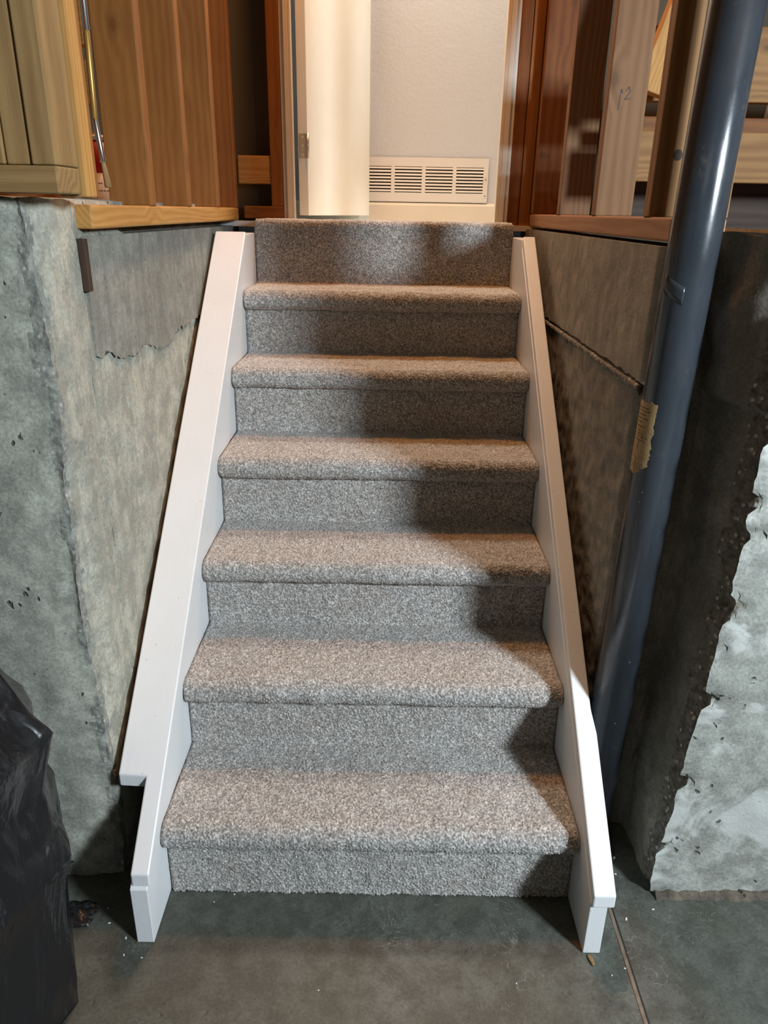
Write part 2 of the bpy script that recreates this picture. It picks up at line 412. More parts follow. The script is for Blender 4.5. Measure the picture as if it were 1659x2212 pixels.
REDGE = [(0.0, 0.606), (0.12, 0.604), (0.225, 0.618), (0.37, 0.621), (0.48, 0.629), (0.63, 0.636), (0.737, 0.642), (0.82, 0.643),
         (0.923, 0.639), (0.99, 0.640), (1.07, 0.642), (1.14, 0.648), (1.25, 0.652), (1.36, 0.655)]
def right_edge(c):
    dx = float(np.interp(c.z, [a for a, b in REDGE], [b for a, b in REDGE])) - 0.622
    if c.y < 0.20:
        k = max(0.0, 1-abs(c.x-0.622)/0.25)*(1 if c.x > 0.6225 else max(0, 1-(c.y-0.01)/0.19)); c.x += dx*k
    d = math.hypot(c.x-0.622-dx, c.y-0.010)
    if d < 0.07:
        k = 1-d/0.07
        bite = -0.006*k + 0.022*k*abs(fbm((0.3, 0, c.z), 12.0)) + (0.007*fbm(c, 40.0, 2) + 0.002*fbm(c, 120.0, 2))*k
        c = c + Vector((0.7, 0.7, 0))*bite
        if c.y > 0.012: c.x += k*(0.012 + 0.008*fbm((c.x, c.y*0.6, c.z), 30.0, 2))
    if c.z > 1.07 and c.x < 0.70 and 0.03 < c.y < 0.206:      # the lump of spilled concrete above
        c.x -= 0.028*min(1, (c.z-1.07)/0.012)*(0.85+0.4*noise.noise(Vector((c.y*12, c.z*12, 5))))*min(1, (c.y-0.03)/0.05)
    return c
def zr_top(x, y):
    if y > 0.205 and x < 0.61: return 1.075 + 0.004*noise.noise(Vector((y*40, 1, 1)))
    return 1.352 + 0.012*noise.noise(Vector((x*18, y*14, 7.0)))
wr = rough_wall('wall_right', [(0.497, 1.72), (0.497, 0.255), (0.515, 0.228), (0.600, 0.212), (0.606, 0.200), (0.622, 0.010), (1.05, 0.010), (2.6, 0.010), (2.6, 0.26), (0.70, 0.26), (0.70, 1.72)], 6,
                zr_top, lambda x, y: 0.0, M['conc_r'], amp=0.0045, edge_fn=right_edge)
tag(wr, kind='structure')
face_mat(wr, M['conc_rev_shade'], lambda c, n: c.x < 0.70 and c.y > 0.032)
face_mat(wr, M['agg_r'], lambda c, n: c.x < 0.72 and 0.0155 < c.y < 0.062 + 0.02*noise.noise(Vector((4, 2, c.z*14))))
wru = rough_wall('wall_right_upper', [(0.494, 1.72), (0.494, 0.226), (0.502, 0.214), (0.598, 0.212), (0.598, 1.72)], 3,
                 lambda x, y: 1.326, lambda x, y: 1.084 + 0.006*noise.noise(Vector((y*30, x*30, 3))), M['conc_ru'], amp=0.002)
tag(wru, kind='structure')

# rough fillet of mortar under the right upper block
bm = bmesh.new(); prev = None
for i in range(340):
    y = 0.23 + (1.65-0.23)*i/339
    h = 0.004 + 0.004*noise.noise(Vector((y*40, 0, 0))); pz = 1.0775 + 0.0015*noise.noise(Vector((y*9, 4, 0)))
    ring = [bm.verts.new(c) for c in ((0.499, y, pz), (0.490 - h*0.3, y, pz-0.004), (0.491, y, pz-0.010-h*0.5), (0.499, y, pz-0.020-h))]
    if prev:
        for k in range(3): bm.faces.new((prev[k], prev[k+1], ring[k+1], ring[k]))
        bm.faces.new((prev[3], prev[0], ring[0], ring[3]))
    else: bm.faces.new(ring)
    prev = ring
bm.faces.new(prev[::-1])
tag(bm_obj('trim_2', bm, M['agg_r'], smooth=True), kind='structure')

# floor, back and side walls of the basement, ceiling
bm = bmesh.new()
bmesh.ops.create_grid(bm, x_segments=2, y_segments=2, size=1)
for v in bm.verts: v.co = Vector((v.co.x*3.0 + 0.1, v.co.y*3.4 - 1.6, 0))
fl = tag(bm_obj('floor', bm, M['floor']), kind='structure')
def wall_plane(name, co, mat):
    bm = bmesh.new(); bm.faces.new([bm.verts.new(c) for c in co])
    return tag(bm_obj(name, bm, mat), kind='structure')
wall_plane('wall_back', [(-2.9, -5.0, 0), (3.1, -5.0, 0), (3.1, -5.0, 2.6), (-2.9, -5.0, 2.6)], M['conc_l'])
wall_plane('wall_side_left', [(-2.9, -5.0, 0), (-2.9, 1.8, 0), (-2.9, 1.8, 2.6), (-2.9, -5.0, 2.6)], M['conc_l'])
wall_plane('wall_side_right', [(3.1, -5.0, 0), (3.1, 1.8, 0), (3.1, 1.8, 2.6), (3.1, -5.0, 2.6)], M['conc_r'])
wall_plane('ceiling', [(-2.9, -5.0, 2.6), (3.1, -5.0, 2.6), (3.1, 0.1, 2.6), (-2.9, 0.1, 2.6)], M['pale'])
# control joint with its wooden strip
jt = box('trim_1', 0.5035, 0.5105, -3.0, 0.20, -0.002, 0.0012, M['strip']); tag(jt, kind='structure')
jt = box('trim_3', 0.5105, 0.5145, -3.0, 0.20, -0.002, 0.0006, M['black']); tag(jt, kind='structure')

# ---------------------------------------------------------------- the staircase
RISE, RUN = 0.19, 0.243
Z = [0.0, 0.199, 0.384, 0.567, 0.756, 0.949, 1.142, 1.338]
XL, XR = -0.438, 0.4225
stairs = empty('staircase', (0, 0.0, 0), 'straight flight of beige carpeted stairs between white painted side boards', 'staircase')

def tuft_field(s, x, cell=0.0029, seed=0):
    """height (0..1) and id of the nearest tuft for arrays s (along the profile) and x"""
    rng = np.random.RandomState(seed)
    gs, gx = int(s.max()/cell)+5, int((x.max()-x.min())/cell)+5
    js, jx, hh = rng.rand(gs, gx), rng.rand(gs, gx), rng.rand(gs, gx)
    cs, cx = s/cell + 1, (x-x.min())/cell + 1
    i0, j0 = np.floor(cs).astype(int), np.floor(cx).astype(int)
    best = np.full(s.shape, 9.0); idv = np.zeros(s.shape)
    for di in (-1, 0, 1):
        for dj in (-1, 0, 1):
            i, j = np.clip(i0+di, 0, gs-1), np.clip(j0+dj, 0, gx-1)
            d = np.hypot(i + js[i, j] - cs, j + jx[i, j] - cx)
            mk = d < best; best = np.where(mk, d, best); idv = np.where(mk, hh[i, j], idv)
    return np.clip(1 - (best/0.75)**2, 0, 1), idv
def smooth_noise(s, x, cell, seed):
    rng = np.random.RandomState(seed)
    gs, gx = int(s.max()/cell)+4, int((x.max()-x.min())/cell)+4
    g = rng.rand(gs, gx)*2-1; cs, cx = s/cell, (x-x.min())/cell
    i, j = np.floor(cs).astype(int), np.floor(cx).astype(int); fs, fx = cs-i, cx-j
    fs, fx = fs*fs*(3-2*fs), fx*fx*(3-2*fx)
    return (g[i, j]*(1-fs)+g[i+1, j]*fs)*(1-fx) + (g[i, j+1]*(1-fs)+g[i+1, j+1]*fs)*fx

def carpet_sheet(name, prof, x0, x1, seed, fray_end=False, step=0.00165):
    P = np.array(prof, float)
    seg = np.hypot(*np.diff(P, axis=0).T); cum = np.r_[0, np.cumsum(seg)]
    n = max(8, int(cum[-1]/step)); s = np.linspace(0, cum[-1], n)
    y, z = np.interp(s, cum, P[:, 0]), np.interp(s, cum, P[:, 1])
    ty, tz = np.gradient(y, s), np.gradient(z, s); ln = np.hypot(ty, tz); ty, tz = ty/ln, tz/ln
    ny, nz = tz, -ty                                             # profile runs front-down: normal to its left
    m_ = int((x1-x0)/step); x = np.linspace(x0, x1, m_)
    SS, XX = np.meshgrid(s, x, indexing='ij')
    t, idv = tuft_field(SS, XX, seed=seed)
    h = 0.0026*t*(0.55+0.9*idv) + 0.0020*smooth_noise(SS, XX, 0.05, seed+1) + 0.0010*smooth_noise(SS, XX, 0.014, seed+2)
    end = np.minimum(np.minimum(XX-x0, x1-XX)/0.006, 1.0); h = h*end - 0.004*(1-end)
    YY = y[:, None] + ny[:, None]*h; ZZ = z[:, None] + nz[:, None]*h
    XJ = XX + 0.0007*smooth_noise(SS, XX, 0.004, seed+3)
    if fray_end:
        lastrow = np.clip((SS-(cum[-1]-0.012))/0.012, 0, 1); ZZ = ZZ + 0.0035*lastrow*smooth_noise(SS, XX, 0.004, seed+4)
    co = np.stack([XJ, YY, ZZ], -1).reshape(-1, 3)
    idx = np.arange(n*m_).reshape(n, m_)
    q = np.stack([idx[:-1, :-1], idx[1:, :-1], idx[1:, 1:], idx[:-1, 1:]], -1).reshape(-1, 4)
    me = bpy.data.meshes.new(name)
    me.vertices.add(len(co)); me.vertices.foreach_set('co', co.astype(np.float32).ravel())
    me.loops.add(q.size); me.loops.foreach_set('vertex_index', q.astype(np.int32).ravel())
    me.polygons.add(len(q)); me.polygons.foreach_set('loop_start', np.arange(0, q.size, 4, dtype=np.int32))
    try: me.polygons.foreach_set('loop_total', np.full(len(q), 4, dtype=np.int32))
    except Exception: pass
    me.update(calc_edges=True)
    at = me.attributes.new('tuft', 'FLOAT', 'POINT')
    val = 0.25*t + 0.75*idv
    at.data.foreach_set('value', val.astype(np.float32).ravel())
    me.polygons.foreach_set('use_smooth', np.ones(len(q), dtype=bool))
    return link(name, me, M['carpet'], stairs)

def arc(cy, cz, ry, rz, a0, a1, n):
    return [(cy + ry*cos(a), cz + rz*sin(a)) for a in np.linspace(a0, a1, n)]
for k in range(1, 7):
    yb, yf, zt = k*RUN + 0.003, (k-1)*RUN, Z[k]
    prof = [(yb, zt+0.001), (yb-0.03, zt), (yf+0.07, zt), (yf+0.03, zt-0.001)]
    prof += arc(yf-0.002, zt-0.029, 0.032, 0.029, pi/2 - 0.25, pi + 0.55, 14)
    prof += [(yf-0.018, zt-0.053), (yf-0.004, zt-0.056), (yf+0.004, zt-0.056)]
    carpet_sheet('tread', prof, XL, XR, 10+k*7)
for k in range(1, 8):
    y0 = (k-1)*RUN
    if k < 7:
        prof = [(y0+0.002, Z[k]-0.053), (y0, Z[k]-0.075), (y0-0.001, Z[k-1]+0.02), (y0-0.003, Z[k-1]+0.002)]
    else:
        zt = Z[7]
        prof = [(y0+0.16, zt+0.004), (y0+0.03, zt+0.005)] + arc(y0+0.010, zt-0.010, 0.014, 0.015, pi/2-0.3, pi, 8) + [(y0-0.002, zt-0.05), (y0-0.001, Z[6]+0.02), (y0-0.003, Z[6]+0.002)]
    carpet_sheet('riser', prof, XL if k < 7 else -0.4385, XR if k < 7 else 0.4245, 100+k*9, fray_end=(k == 1))
# timber body under the carpet
pts = [(0.012, 0.001)]
for k in range(1, 8):
    pts += [((k-1)*RUN+0.012, Z[k]-0.012)]
    if k < 7: pts += [(k*RUN+0.012, Z[k]-0.012)]
pts += [(1.60, Z[7]-0.012), (1.60, 0.001)]
bm_obj('stair_body', extrude_x(pts, XL-0.001, XR+0.001), M['plate_r'], stairs)

# side boards with their cap boards
A0, B0 = 0.277, 0.815
def line(y, off=0.0): return A0 + B0*y + off
def skirt(x0, x1, yfront):
    pts = [(yfront, 0.001), (yfront, line(yfront, -0.030)), (1.262, line(1.262, -0.030)), (1.275, 1.300), (1.46, 1.302), (1.46, 0.9), (0.32, 0.001)]
    return bm_obj('side_board', extrude_x(pts, x0, x1, 0.0015), M['white'], stairs)
def cap(outline, off0=-0.030, name='cap_board', par=None):
    """outline in (x, y); the board lies on the slope"""
    bm = bmesh.new()
    a = [bm.verts.new((x, y, line(y))) for x, y in outline]; b = [bm.verts.new((x, y, line(y, off0))) for x, y in outline]
    bm.faces.new(a); bm.faces.new(b[::-1]); n = len(outline)
    for i in range(n): bm.faces.new((a[i], b[i], b[(i+1) % n], a[(i+1) % n]))
    bmesh.ops.recalc_face_normals(bm, faces=bm.faces)
    bmesh.ops.bevel(bm, geom=bm.edges[:], offset=0.003, segments=2, profile=0.5, affect='EDGES')
    return bm_obj(name, bm, M['white'], par)
sl = skirt(-0.4735, -0.4395, -0.127)
cl = cap([(-0.4345, -0.122), (-0.4345, 1.268), (-0.528, 1.268), (-0.528, 0.022), (-0.4705, 0.020), (-0.4705, -0.122)], par=sl)
sr = skirt(0.4235, 0.458, -0.134)
cr = cap([(0.4255, -0.140), (0.4690, -0.140), (0.4690, 0.100), (0.4625, 0.140), (0.4625, 1.268), (0.4255, 1.268)], par=sr)
sl['label'] = 'left white side board with notched wide cap'; sr['label'] = 'right white side board with narrow cap'

# ---------------------------------------------------------------- steel post
pole = empty('support_post', (0.505, 0.158, 0), 'round slate blue steel post standing right of the stairs', 'post')
PR = 0.0420
def tube_bm(r, z0, z1, seg=64, cap_=True):
    bm = bmesh.new(); a = []; b = []
    for i in range(seg):
        t = 2*pi*i/seg; a.append(bm.verts.new((r*cos(t), r*sin(t), z0))); b.append(bm.verts.new((r*cos(t), r*sin(t), z1)))
    for i in range(seg): bm.faces.new((a[i], a[(i+1) % seg], b[(i+1) % seg], b[i]))
    bm.faces.new(a[::-1]); bm.faces.new(b)
    return bm
def shell_patch(r, a0, a1, z0, z1, na, nz, wob=0.0, th=0.0006, seed=0):
    bm = bmesh.new(); g = []
    for k, rr in enumerate((r, r+th)):
        rows = []
        for j in range(nz+1):
            v = j/nz; row = []
            for i in range(na+1):
                u = i/na
                e1 = wob*(0.7*noise.noise(Vector((v*9, seed, 1))) + 0.5*noise.noise(Vector((v*31, seed, 2))))*u
                e2 = 0.006*noise.noise(Vector((u*7, seed, 5)))*(abs(v-0.5)*2)**4*(1 if wob else 0)
                a = a0 + (a1-a0)*(u) + e1
                zz = z0 + (z1-z0)*v + e2
                if wob and v < 0.5: zz += (0.02*(abs(u-0.45)*2)**2)*(1-v*2)**6
                row.append(bm.verts.new((rr*cos(a), rr*sin(a), zz)))
            rows.append(row)
        g.append(rows)
    for k in (0, 1):
        for j in range(nz):
            for i in range(na): bm.faces.new((g[k][j][i], g[k][j][i+1], g[k][j+1][i+1], g[k][j+1][i]))
    for j in range(nz):
        for i in (0, na): bm.faces.new((g[0][j][i], g[0][j+1][i], g[1][j+1][i], g[1][j][i]))
    for i in range(na):
        for j in (0, nz): bm.faces.new((g[0][j][i], g[0][j][i+1], g[1][j][i+1], g[1][j][i]))
    return bm
shaft = bm_obj('shaft', tube_bm(PR, 0.006, 2.6), M['pole'], pole, smooth=True)
for p in shaft.data.polygons:
    if len(p.vertices) > 4: p.use_smooth = False
bp = box('base_plate', -0.0425, 0.050, -0.046, 0.046, 0.0, 0.006, M['pole'], pole, 0.001)
view = math.atan2(-1.1824-0.158, 0.007-0.52)
pa0, pa1 = view - pi/2 - 0.10, view - R(17)
lab = bm_obj('paper_label', shell_patch(PR, pa0, pa1, 0.925, 1.062, 14, 40, wob=0.16, seed=3), M['paper'], pole, smooth=False)
lab['label'] = 'torn tan paper label with faded print'
rows_ = [(0.936, 0.9, 0.0009), (0.941, 0.9, 0.0009), (0.946, 0.95, 0.0009), (0.957, 0.5, 0.0008), (0.990, 0.85, 0.0012), (0.996, 0.95, 0.0015), (1.002, 0.7, 0.001), (1.008, 0.5, 0.001),
         (1.016, 0.75, 0.002), (1.024, 0.6, 0.0016), (1.031, 0.85, 0.002), (1.038, 0.7, 0.0018), (1.045, 0.9, 0.002), (1.051, 0.8, 0.0016)]
pm = bmesh.new()
for zz, fr, th in rows_:
    na = 16; a1 = pa0 + 0.25 + (pa1-pa0-0.42)*fr
    runs = []; a = pa0 + 0.3
    rs = random.Random(int(zz*1000))
    while a < a1:
        b = a + rs.uniform(0.05, 0.28); runs.append((a, min(b, a1))); a = b + rs.uniform(0.02, 0.06)
    for (u, v) in runs:
        pts4 = [(PR+0.0009)*Vector((cos(u), sin(u), 0)) + Vector((0, 0, zz-th/2)), (PR+0.0009)*Vector((cos(v), sin(v), 0)) + Vector((0, 0, zz-th/2)),
                (PR+0.0009)*Vector((cos(v), sin(v), 0)) + Vector((0, 0, zz+th/2)), (PR+0.0009)*Vector((cos(u), sin(u), 0)) + Vector((0, 0, zz+th/2))]
        pm.faces.new([pm.verts.new(c) for c in pts4])
am = pa0 + (pa1-pa0)*0.52
for za, zb in ((0.926, 0.955), (0.972, 0.990)):
    for s_ in (0,):
        pm.faces.new([pm.verts.new(((PR+0.0009)*cos(t), (PR+0.0009)*sin(t), q)) for t, q in ((am-0.011, za), (am+0.011, za), (am+0.011, zb), (am-0.011, zb))])
pr = bm_obj('print', pm, M['ink'], lab); pr['kind'] = 'stuff'
tp = bm_obj('tape', shell_patch(PR, view - R(58), view - R(2), 1.245, 1.275, 12, 3, th=0.00025, seed=8), M['tape'], pole, smooth=True)
tp['label'] = 'scrap of clear tape'
for v in tp.data.vertices: v.co.z += -0.020*(math.atan2(v.co.y, v.co.x) - (view - R(30)))
pole.rotation_euler = (0, R(0.95), 0)

# ---------------------------------------------------------------- timber framing
G1, G2 = 'studs of the left pony wall', 'studs of the right pony wall'
TOP = 2.45
lumber('sill_plate', -0.606, -0.515, 0.222, 1.60, 1.338, 1.3785, M['yellow'], 'yellow wooden sill plate on the left concrete wall under the row of studs', 'sill plate', axis='y', bevel=0.004)
lumber('sill_plate', -0.500, -0.361, 1.62, 1.71, 1.345, 1.385, M['stud_red'], 'short dark plate beside the left door jamb above the carpet corner', 'sill plate', axis='x', bevel=0.003)
LS = [(0.580, 'widest reddish stud left of the stairs, nearest the paint can'), (0.905, 'second reddish stud from the front on the left plate, with small knots'),
      (1.262, 'third reddish stud from the front on the left plate, bright thin edge'), (1.560, 'last reddish stud on the left plate, beside the dark gap and block')]
for i, (y, lb) in enumerate(LS):
    lumber('stud', -0.606, -0.515, y, y+0.040, 1.3785, TOP, M['stud_red'], lb, group=G1)
lumber('stud', -0.402, -0.361, 1.622, 1.71, 1.385, TOP, M['stud_red'], 'orange trimmer stud against the left door jamb', group='studs beside the door')
lumber('blocking', -0.515, -0.402, 1.628, 1.668, 1.456, 1.545, M['yellow'], 'short orange block nailed level between studs left of the door', 'block', axis='x')
lumber('stud', 0.424, 0.463, 1.622, 1.71, 1.327, TOP, M['stud_dark'], 'dark red stud next to the right door jamb', group='studs beside the door')
lumber('stud', 0.465, 0.503, 1.622, 1.71, 1.327, TOP, M['stud_red'], 'dark orange stud between right door jamb stud and pony wall', group='studs beside the door')
lumber('sill_plate', 0.500, 0.597, 0.2055, 1.605, 1.334, 1.3745, M['plate_r'], 'brown wooden sill plate on the right concrete wall behind the post', 'sill plate', axis='y', bevel=0.004)
KZ = 1.481
RS = [(1.558, 'stud_dark', 'darkest water-stained stud at the far end of the right plate'), (1.127, 'stud_pink', 'stud with diagonal shadow and knots near its foot, right plate'),
      (0.728, 'stud_pink', 'grey-pink stud with pencil scrawl, middle of the right plate'), (0.331, 'stud_tan', 'light tan stud with one round knot, just left of the blue post'),
      (0.2060, 'stud_tan', 'tan stud at the front end of the right plate, right of the blue post')]
for i, (y, mt, lb) in enumerate(RS):
    o = lumber('stud', 0.500 if i < 4 else 0.558, 0.588 if i < 4 else 0.597, y, y+0.038, 1.3745, TOP, M[mt], lb, group=G2)
    if i == 3:
        kb = bmesh.new(); bmesh.ops.create_circle(kb, cap_ends=True, segments=24, radius=0.0085)
        for v in kb.verts: v.co = Vector((0.538 + v.co.x, y-0.0004, KZ + v.co.y*1.12))
        kn_ = bm_obj('knot', kb, M['bark']); kn_.parent = o; kn_.matrix_parent_inverse = o.matrix_world.inverted()
    if i == 2:
        cu = bmesh.new()
        strokes = [((0.528, 1.640), (0.525, 1.598)), ((0.528, 1.640), (0.532, 1.632)), ((0.538, 1.636), (0.545, 1.645)), ((0.545, 1.645), (0.548, 1.636)), ((0.548, 1.636), (0.538, 1.620)), ((0.538, 1.620), (0.550, 1.622))]
        for (xa, za), (xb, zb) in strokes:
            d = Vector((xb-xa, 0, zb-za)).normalized(); nn = Vector((-d.z, 0, d.x))*0.0009
            A_, B_ = Vector((xa, y-0.0005, za)), Vector((xb, y-0.0005, zb))
            cu.faces.new([cu.verts.new(c) for c in (A_-nn, B_-nn, B_+nn, A_+nn)])
        pk = bm_obj('pencil_mark', cu, M['pencil']); pk.parent = o; pk.matrix_parent_inverse = o.matrix_world.inverted()
        pk['kind'] = 'stuff'
# framing corner over the left front wall
lumber('sill_plate', -2.3, -0.476, 0.0, 0.09, 1.3925, 1.430, M['pale'], 'pale bottom plate with orange end grain on top of the left front wall', 'sill plate', axis='x', bevel=0.003)
for i, (x0, x1, lb) in enumerate([(-0.587, -0.5505, 'leftmost pale stud of the corner, cut by the left picture edge'), (-0.5495, -0.5130, 'middle pale stud of the built-up corner at upper left'),
                   (-0.5115, -0.4760, 'right-hand pale stud of the built-up corner at upper left, sunlit side')]):
    lumber('stud', x0, x1, 0.0 + (0.004 if i == 1 else 0), 0.09, 1.4305, TOP, M['pale'], lb.replace(', sunlit side', ', bright side'), group='built-up corner of pale studs')
lumber('stud', -0.515, -0.470, 0.094, 0.134, 1.389, TOP, M['yellow'], 'rough yellow stud hanging past the pale plate end', group='studs behind the corner')
lumber('stud', -0.530, -0.480, 0.136, 0.172, 1.389, TOP, M['stud_red'], 'orange brown stud behind the rough yellow stud', group='studs behind the corner')
# dark form board left in the slot
lumber('form_board', -0.5455, -0.530, 0.2065, 0.2235, 1.232, 1.322, M['bark'], 'dark strip of old form board in the slot beside the left concrete', 'form board', bevel=0.001)
# boards in the crawl space behind the right studs
for z0, z1, lb, mt in [(1.640, 1.80, 'upper pale plank in the dark space behind the right studs', 'tan'), (1.458, 1.574, 'lower pale plank in the dark space behind the right studs', 'tan')]:
    lumber('plank', 0.615, 2.2, 0.90, 0.938, z0, z1, M['stud_tan'], lb, 'plank', axis='x')
lumber('plank', 0.615, 2.2, 0.955, 0.993, 1.574, 1.612, M['stud_dark'], 'dark brown plank between the two pale planks behind the right studs', 'plank', axis='x')
lumber('joist', 0.62, 2.2, 1.10, 1.14, 1.33, 1.47, M['bark'], 'dark old joist low behind the right studs', 'joist', axis='x')
br = lumber('brace', 0.0, 0.10, 0.0, 0.038, 0.0, 0.9, M['yellow'], 'slanting brown brace behind the right studs', 'brace')
br.location = (0.585, 0.80, 1.655); br.rotation_euler = (0, R(17), 0)
wall_plane('wall_crawl_left', [(-1.15, 0.3, 1.2), (-1.15, 1.78, 1.2), (-1.15, 1.78, 2.6), (-1.15, 0.3, 2.6)], M['stud_red'])
wall_plane('ceiling_crawl_left', [(-1.15, 0.1, 2.6), (-0.52, 0.1, 2.6), (-0.52, 1.78, 2.6), (-1.15, 1.78, 2.6)], M['pale'])
wall_plane('ceiling_crawl_right', [(0.50, 0.1, 2.6), (2.3, 0.1, 2.6), (2.3, 1.75, 2.6), (0.50, 1.75, 2.6)], M['pale'])
wall_plane('wall_crawl_right', [(2.3, 0.3, 1.2), (2.3, 1.75, 1.2), (2.3, 1.75, 2.6), (2.3, 0.3, 2.6)], M['stud_dark'])
for z in (1.45, 1.60, 1.72, 1.90):
    lumber('plank', -1.12, -0.70, 0.80, 0.838, z, z+0.09, M['yellow'], {1.45: 'lowest', 1.60: 'second', 1.72: 'third', 1.90: 'top'}[z] + ' offcut board glimpsed in the gap left of the wide stud', 'plank', axis='x')
wall_plane('wall_crawl_floor_left', [(-1.15, 0.26, 1.318), (-0.60, 0.26, 1.318), (-0.60, 1.78, 1.318), (-1.15, 1.78, 1.318)], M['conc_lu'])
wall_plane('wall_crawl_floor_right', [(0.598, 0.26, 1.318), (2.3, 0.26, 1.318), (2.3, 1.75, 1.318), (0.598, 1.75, 1.318)], M['conc_lu'])

# ---------------------------------------------------------------- hall and door
def wallbox(name, *a, mat=None): return tag(box(name, *a, mat), kind='structure')
wallbox('wall_hall', -1.6, 1.3, 2.45, 2.50, 1.325, 3.75, mat=M['hall'])
wallbox('wall_hall_left', -1.6, -0.360, 1.712, 1.727, 1.325, 3.75, mat=M['kraft'])
wallbox('wall_hall_right', 0.424, 1.3, 1.712, 1.727, 1.325, 3.75, mat=M['kraft'])
wallbox('wall_hall_end_left', -1.62, -1.60, 1.7, 2.5, 1.325, 3.75, mat=M['hall'])
wallbox('wall_hall_end_right', 1.3, 1.32, 1.7, 2.5, 1.325, 3.75, mat=M['hall'])
wallbox('ceiling_hall', -1.62, 1.32, 1.7, 2.5, 3.75, 3.77, mat=M['hall'])
wallbox('floor_hall', -1.62, 1.32, 1.612, 2.5, 1.318, 1.3365, mat=M['vinyl'])
bb = bm_obj('baseboard_hall', extrude_x([(2.449, 1.337), (2.437, 1.337), (2.437, 1.402), (2.441, 1.412), (2.449, 1.414)], -1.6, 1.3), M['trim']); tag(bb, kind='structure')
fr = empty('trim_4', (0, 0, 0), kind='structure')
def jamb(sgn, xi, xo):
    x0, x1 = min(xi, xo), max(xi, xo)
    box('jamb_board', x0, x1, 1.618, 1.735, 1.3375, 3.37, M['trim'], fr, 0.002)
jamb(-1, -0.329, -0.3455); jamb(1, 0.392, 0.410)
box('stop', -0.329, -0.321, 1.618, 1.655, 1.3375, 3.37, M['trim'], fr, 0.0015)
box('stop', 0.380, 0.392, 1.618, 1.655, 1.3375, 3.37, M['trim'], fr, 0.0015)
box('head_board', -0.3455, 0.410, 1.618, 1.735, 3.37, 3.39, M['trim'], fr)
ed = box('drywall_edge', -0.3595, -0.346, 1.632, 1.712, 1.338, 3.4, M['trim'], fr)
ed = box('drywall_edge', 0.4105, 0.4235, 1.626, 1.712, 1.338, 3.4, M['trim'], fr)
door = empty('door_1', (-0.277, 1.662, 1.357), kind='structure')
box('door_slab', 0.0, 0.70, 0.0, 0.035, 0.0, 2.0, M['door'], door, 0.0015)
hg = bm_obj('hinge', box_bm(-0.0022, 0.0, 0.0015, 0.030, 0.185, 0.262, 0.0008), M['metal'], door)
kn = tube_bm(0.0055, 0.185, 0.262, 20); 
for v in kn.verts: v.co += Vector((-0.004, -0.003, 0))
bm_obj('knuckle', kn, M['metal'], hg, smooth=True)
for zz in (0.196, 0.224, 0.251):
    sc_ = tube_bm(0.0032, 0, 0.0008, 14); 
    for v in sc_.verts: v.co = Vector((-0.0022-v.co.z, 0.016 + v.co.x, zz + v.co.y))
    bm_obj('screw', sc_, M['steel'], hg)
door.rotation_euler = (0, 0, R(73.5))

# return air grille on the hall wall
gr = empty('return_air_grille', (0.0, 2.45, 1.415), 'cream metal return air grille low on the hall wall above the baseboard', 'grille')
GX0, GX1, GZ0, GZ1 = -0.30, 0.448, 0.002, 0.183
cols = []
xr = 0.427
while xr > GX0 + 0.03:
    cols.append((xr-0.121, xr)); xr -= 0.137
zi0, zi1 = 0.040, 0.146
bm = bmesh.new()
def addbox(bm, x0, x1, y0, y1, z0, z1):
    r = bmesh.ops.create_cube(bm, size=1)['verts']
    for v in r: v.co = Vector(((x0+x1)/2+v.co.x*(x1-x0), (y0+y1)/2+v.co.y*(y1-y0), (z0+z1)/2+v.co.z*(z1-z0)))
xs = sorted({GX0, GX1} | {c for ab in cols for c in ab}); zs = [GZ0, zi0, zi1, GZ1]
V = {}
for yi, yy in enumerate((-0.011, -0.006)):
    for i, x in enumerate(xs):
        for j, z in enumerate(zs): V[yi, i, j] = bm.verts.new((x, yy, z))
holes = {xs.index(a) for a, b in cols}
def solid(i, j): return 0 <= i < len(xs)-1 and 0 <= j < 3 and not (i in holes and j == 1)
for i in range(len(xs)-1):
    for j in range(3):
        if not solid(i, j): continue
        bm.faces.new((V[0, i, j], V[0, i+1, j], V[0, i+1, j+1], V[0, i, j+1]))
        bm.faces.new((V[1, i, j+1], V[1, i+1, j+1], V[1, i+1, j], V[1, i, j]))
        for (di, dj, p, q) in ((-1, 0, (i, j), (i, j+1)), (1, 0, (i+1, j), (i+1, j+1)), (0, -1, (i, j), (i+1, j)), (0, 1, (i, j+1), (i+1, j+1))):
            if not solid(i+di, j+dj): bm.faces.new((V[0, p[0], p[1]], V[0, q[0], q[1]], V[1, q[0], q[1]], V[1, p[0], p[1]]))
bm_obj('frame', bm, M['enamel'], gr)
box('back_panel', GX0+0.01, GX1-0.01, -0.0055, -0.001, 0.03, 0.155, M['black'], gr)
for (a, b) in cols:
    for k in range(8):
        z = zi0 + 0.0035 + k*(zi1-zi0)/8
        bm = box_bm(a, b, -0.0115, -0.0055, z, z+0.0078, 0.001)
        for v in bm.verts:
            if v.co.z > z+0.004: v.co.y += 0.002
        bm_obj('louver', bm, M['enamel'], gr)
for zz in (0.03, 0.098):
    sc_ = tube_bm(0.0035, 0, 0.001, 14)
    for v in sc_.verts: v.co = Vector((0.438+v.co.x, -0.011-v.co.z, zz+v.co.y))
    bm_obj('screw', sc_, M['metal'], gr)

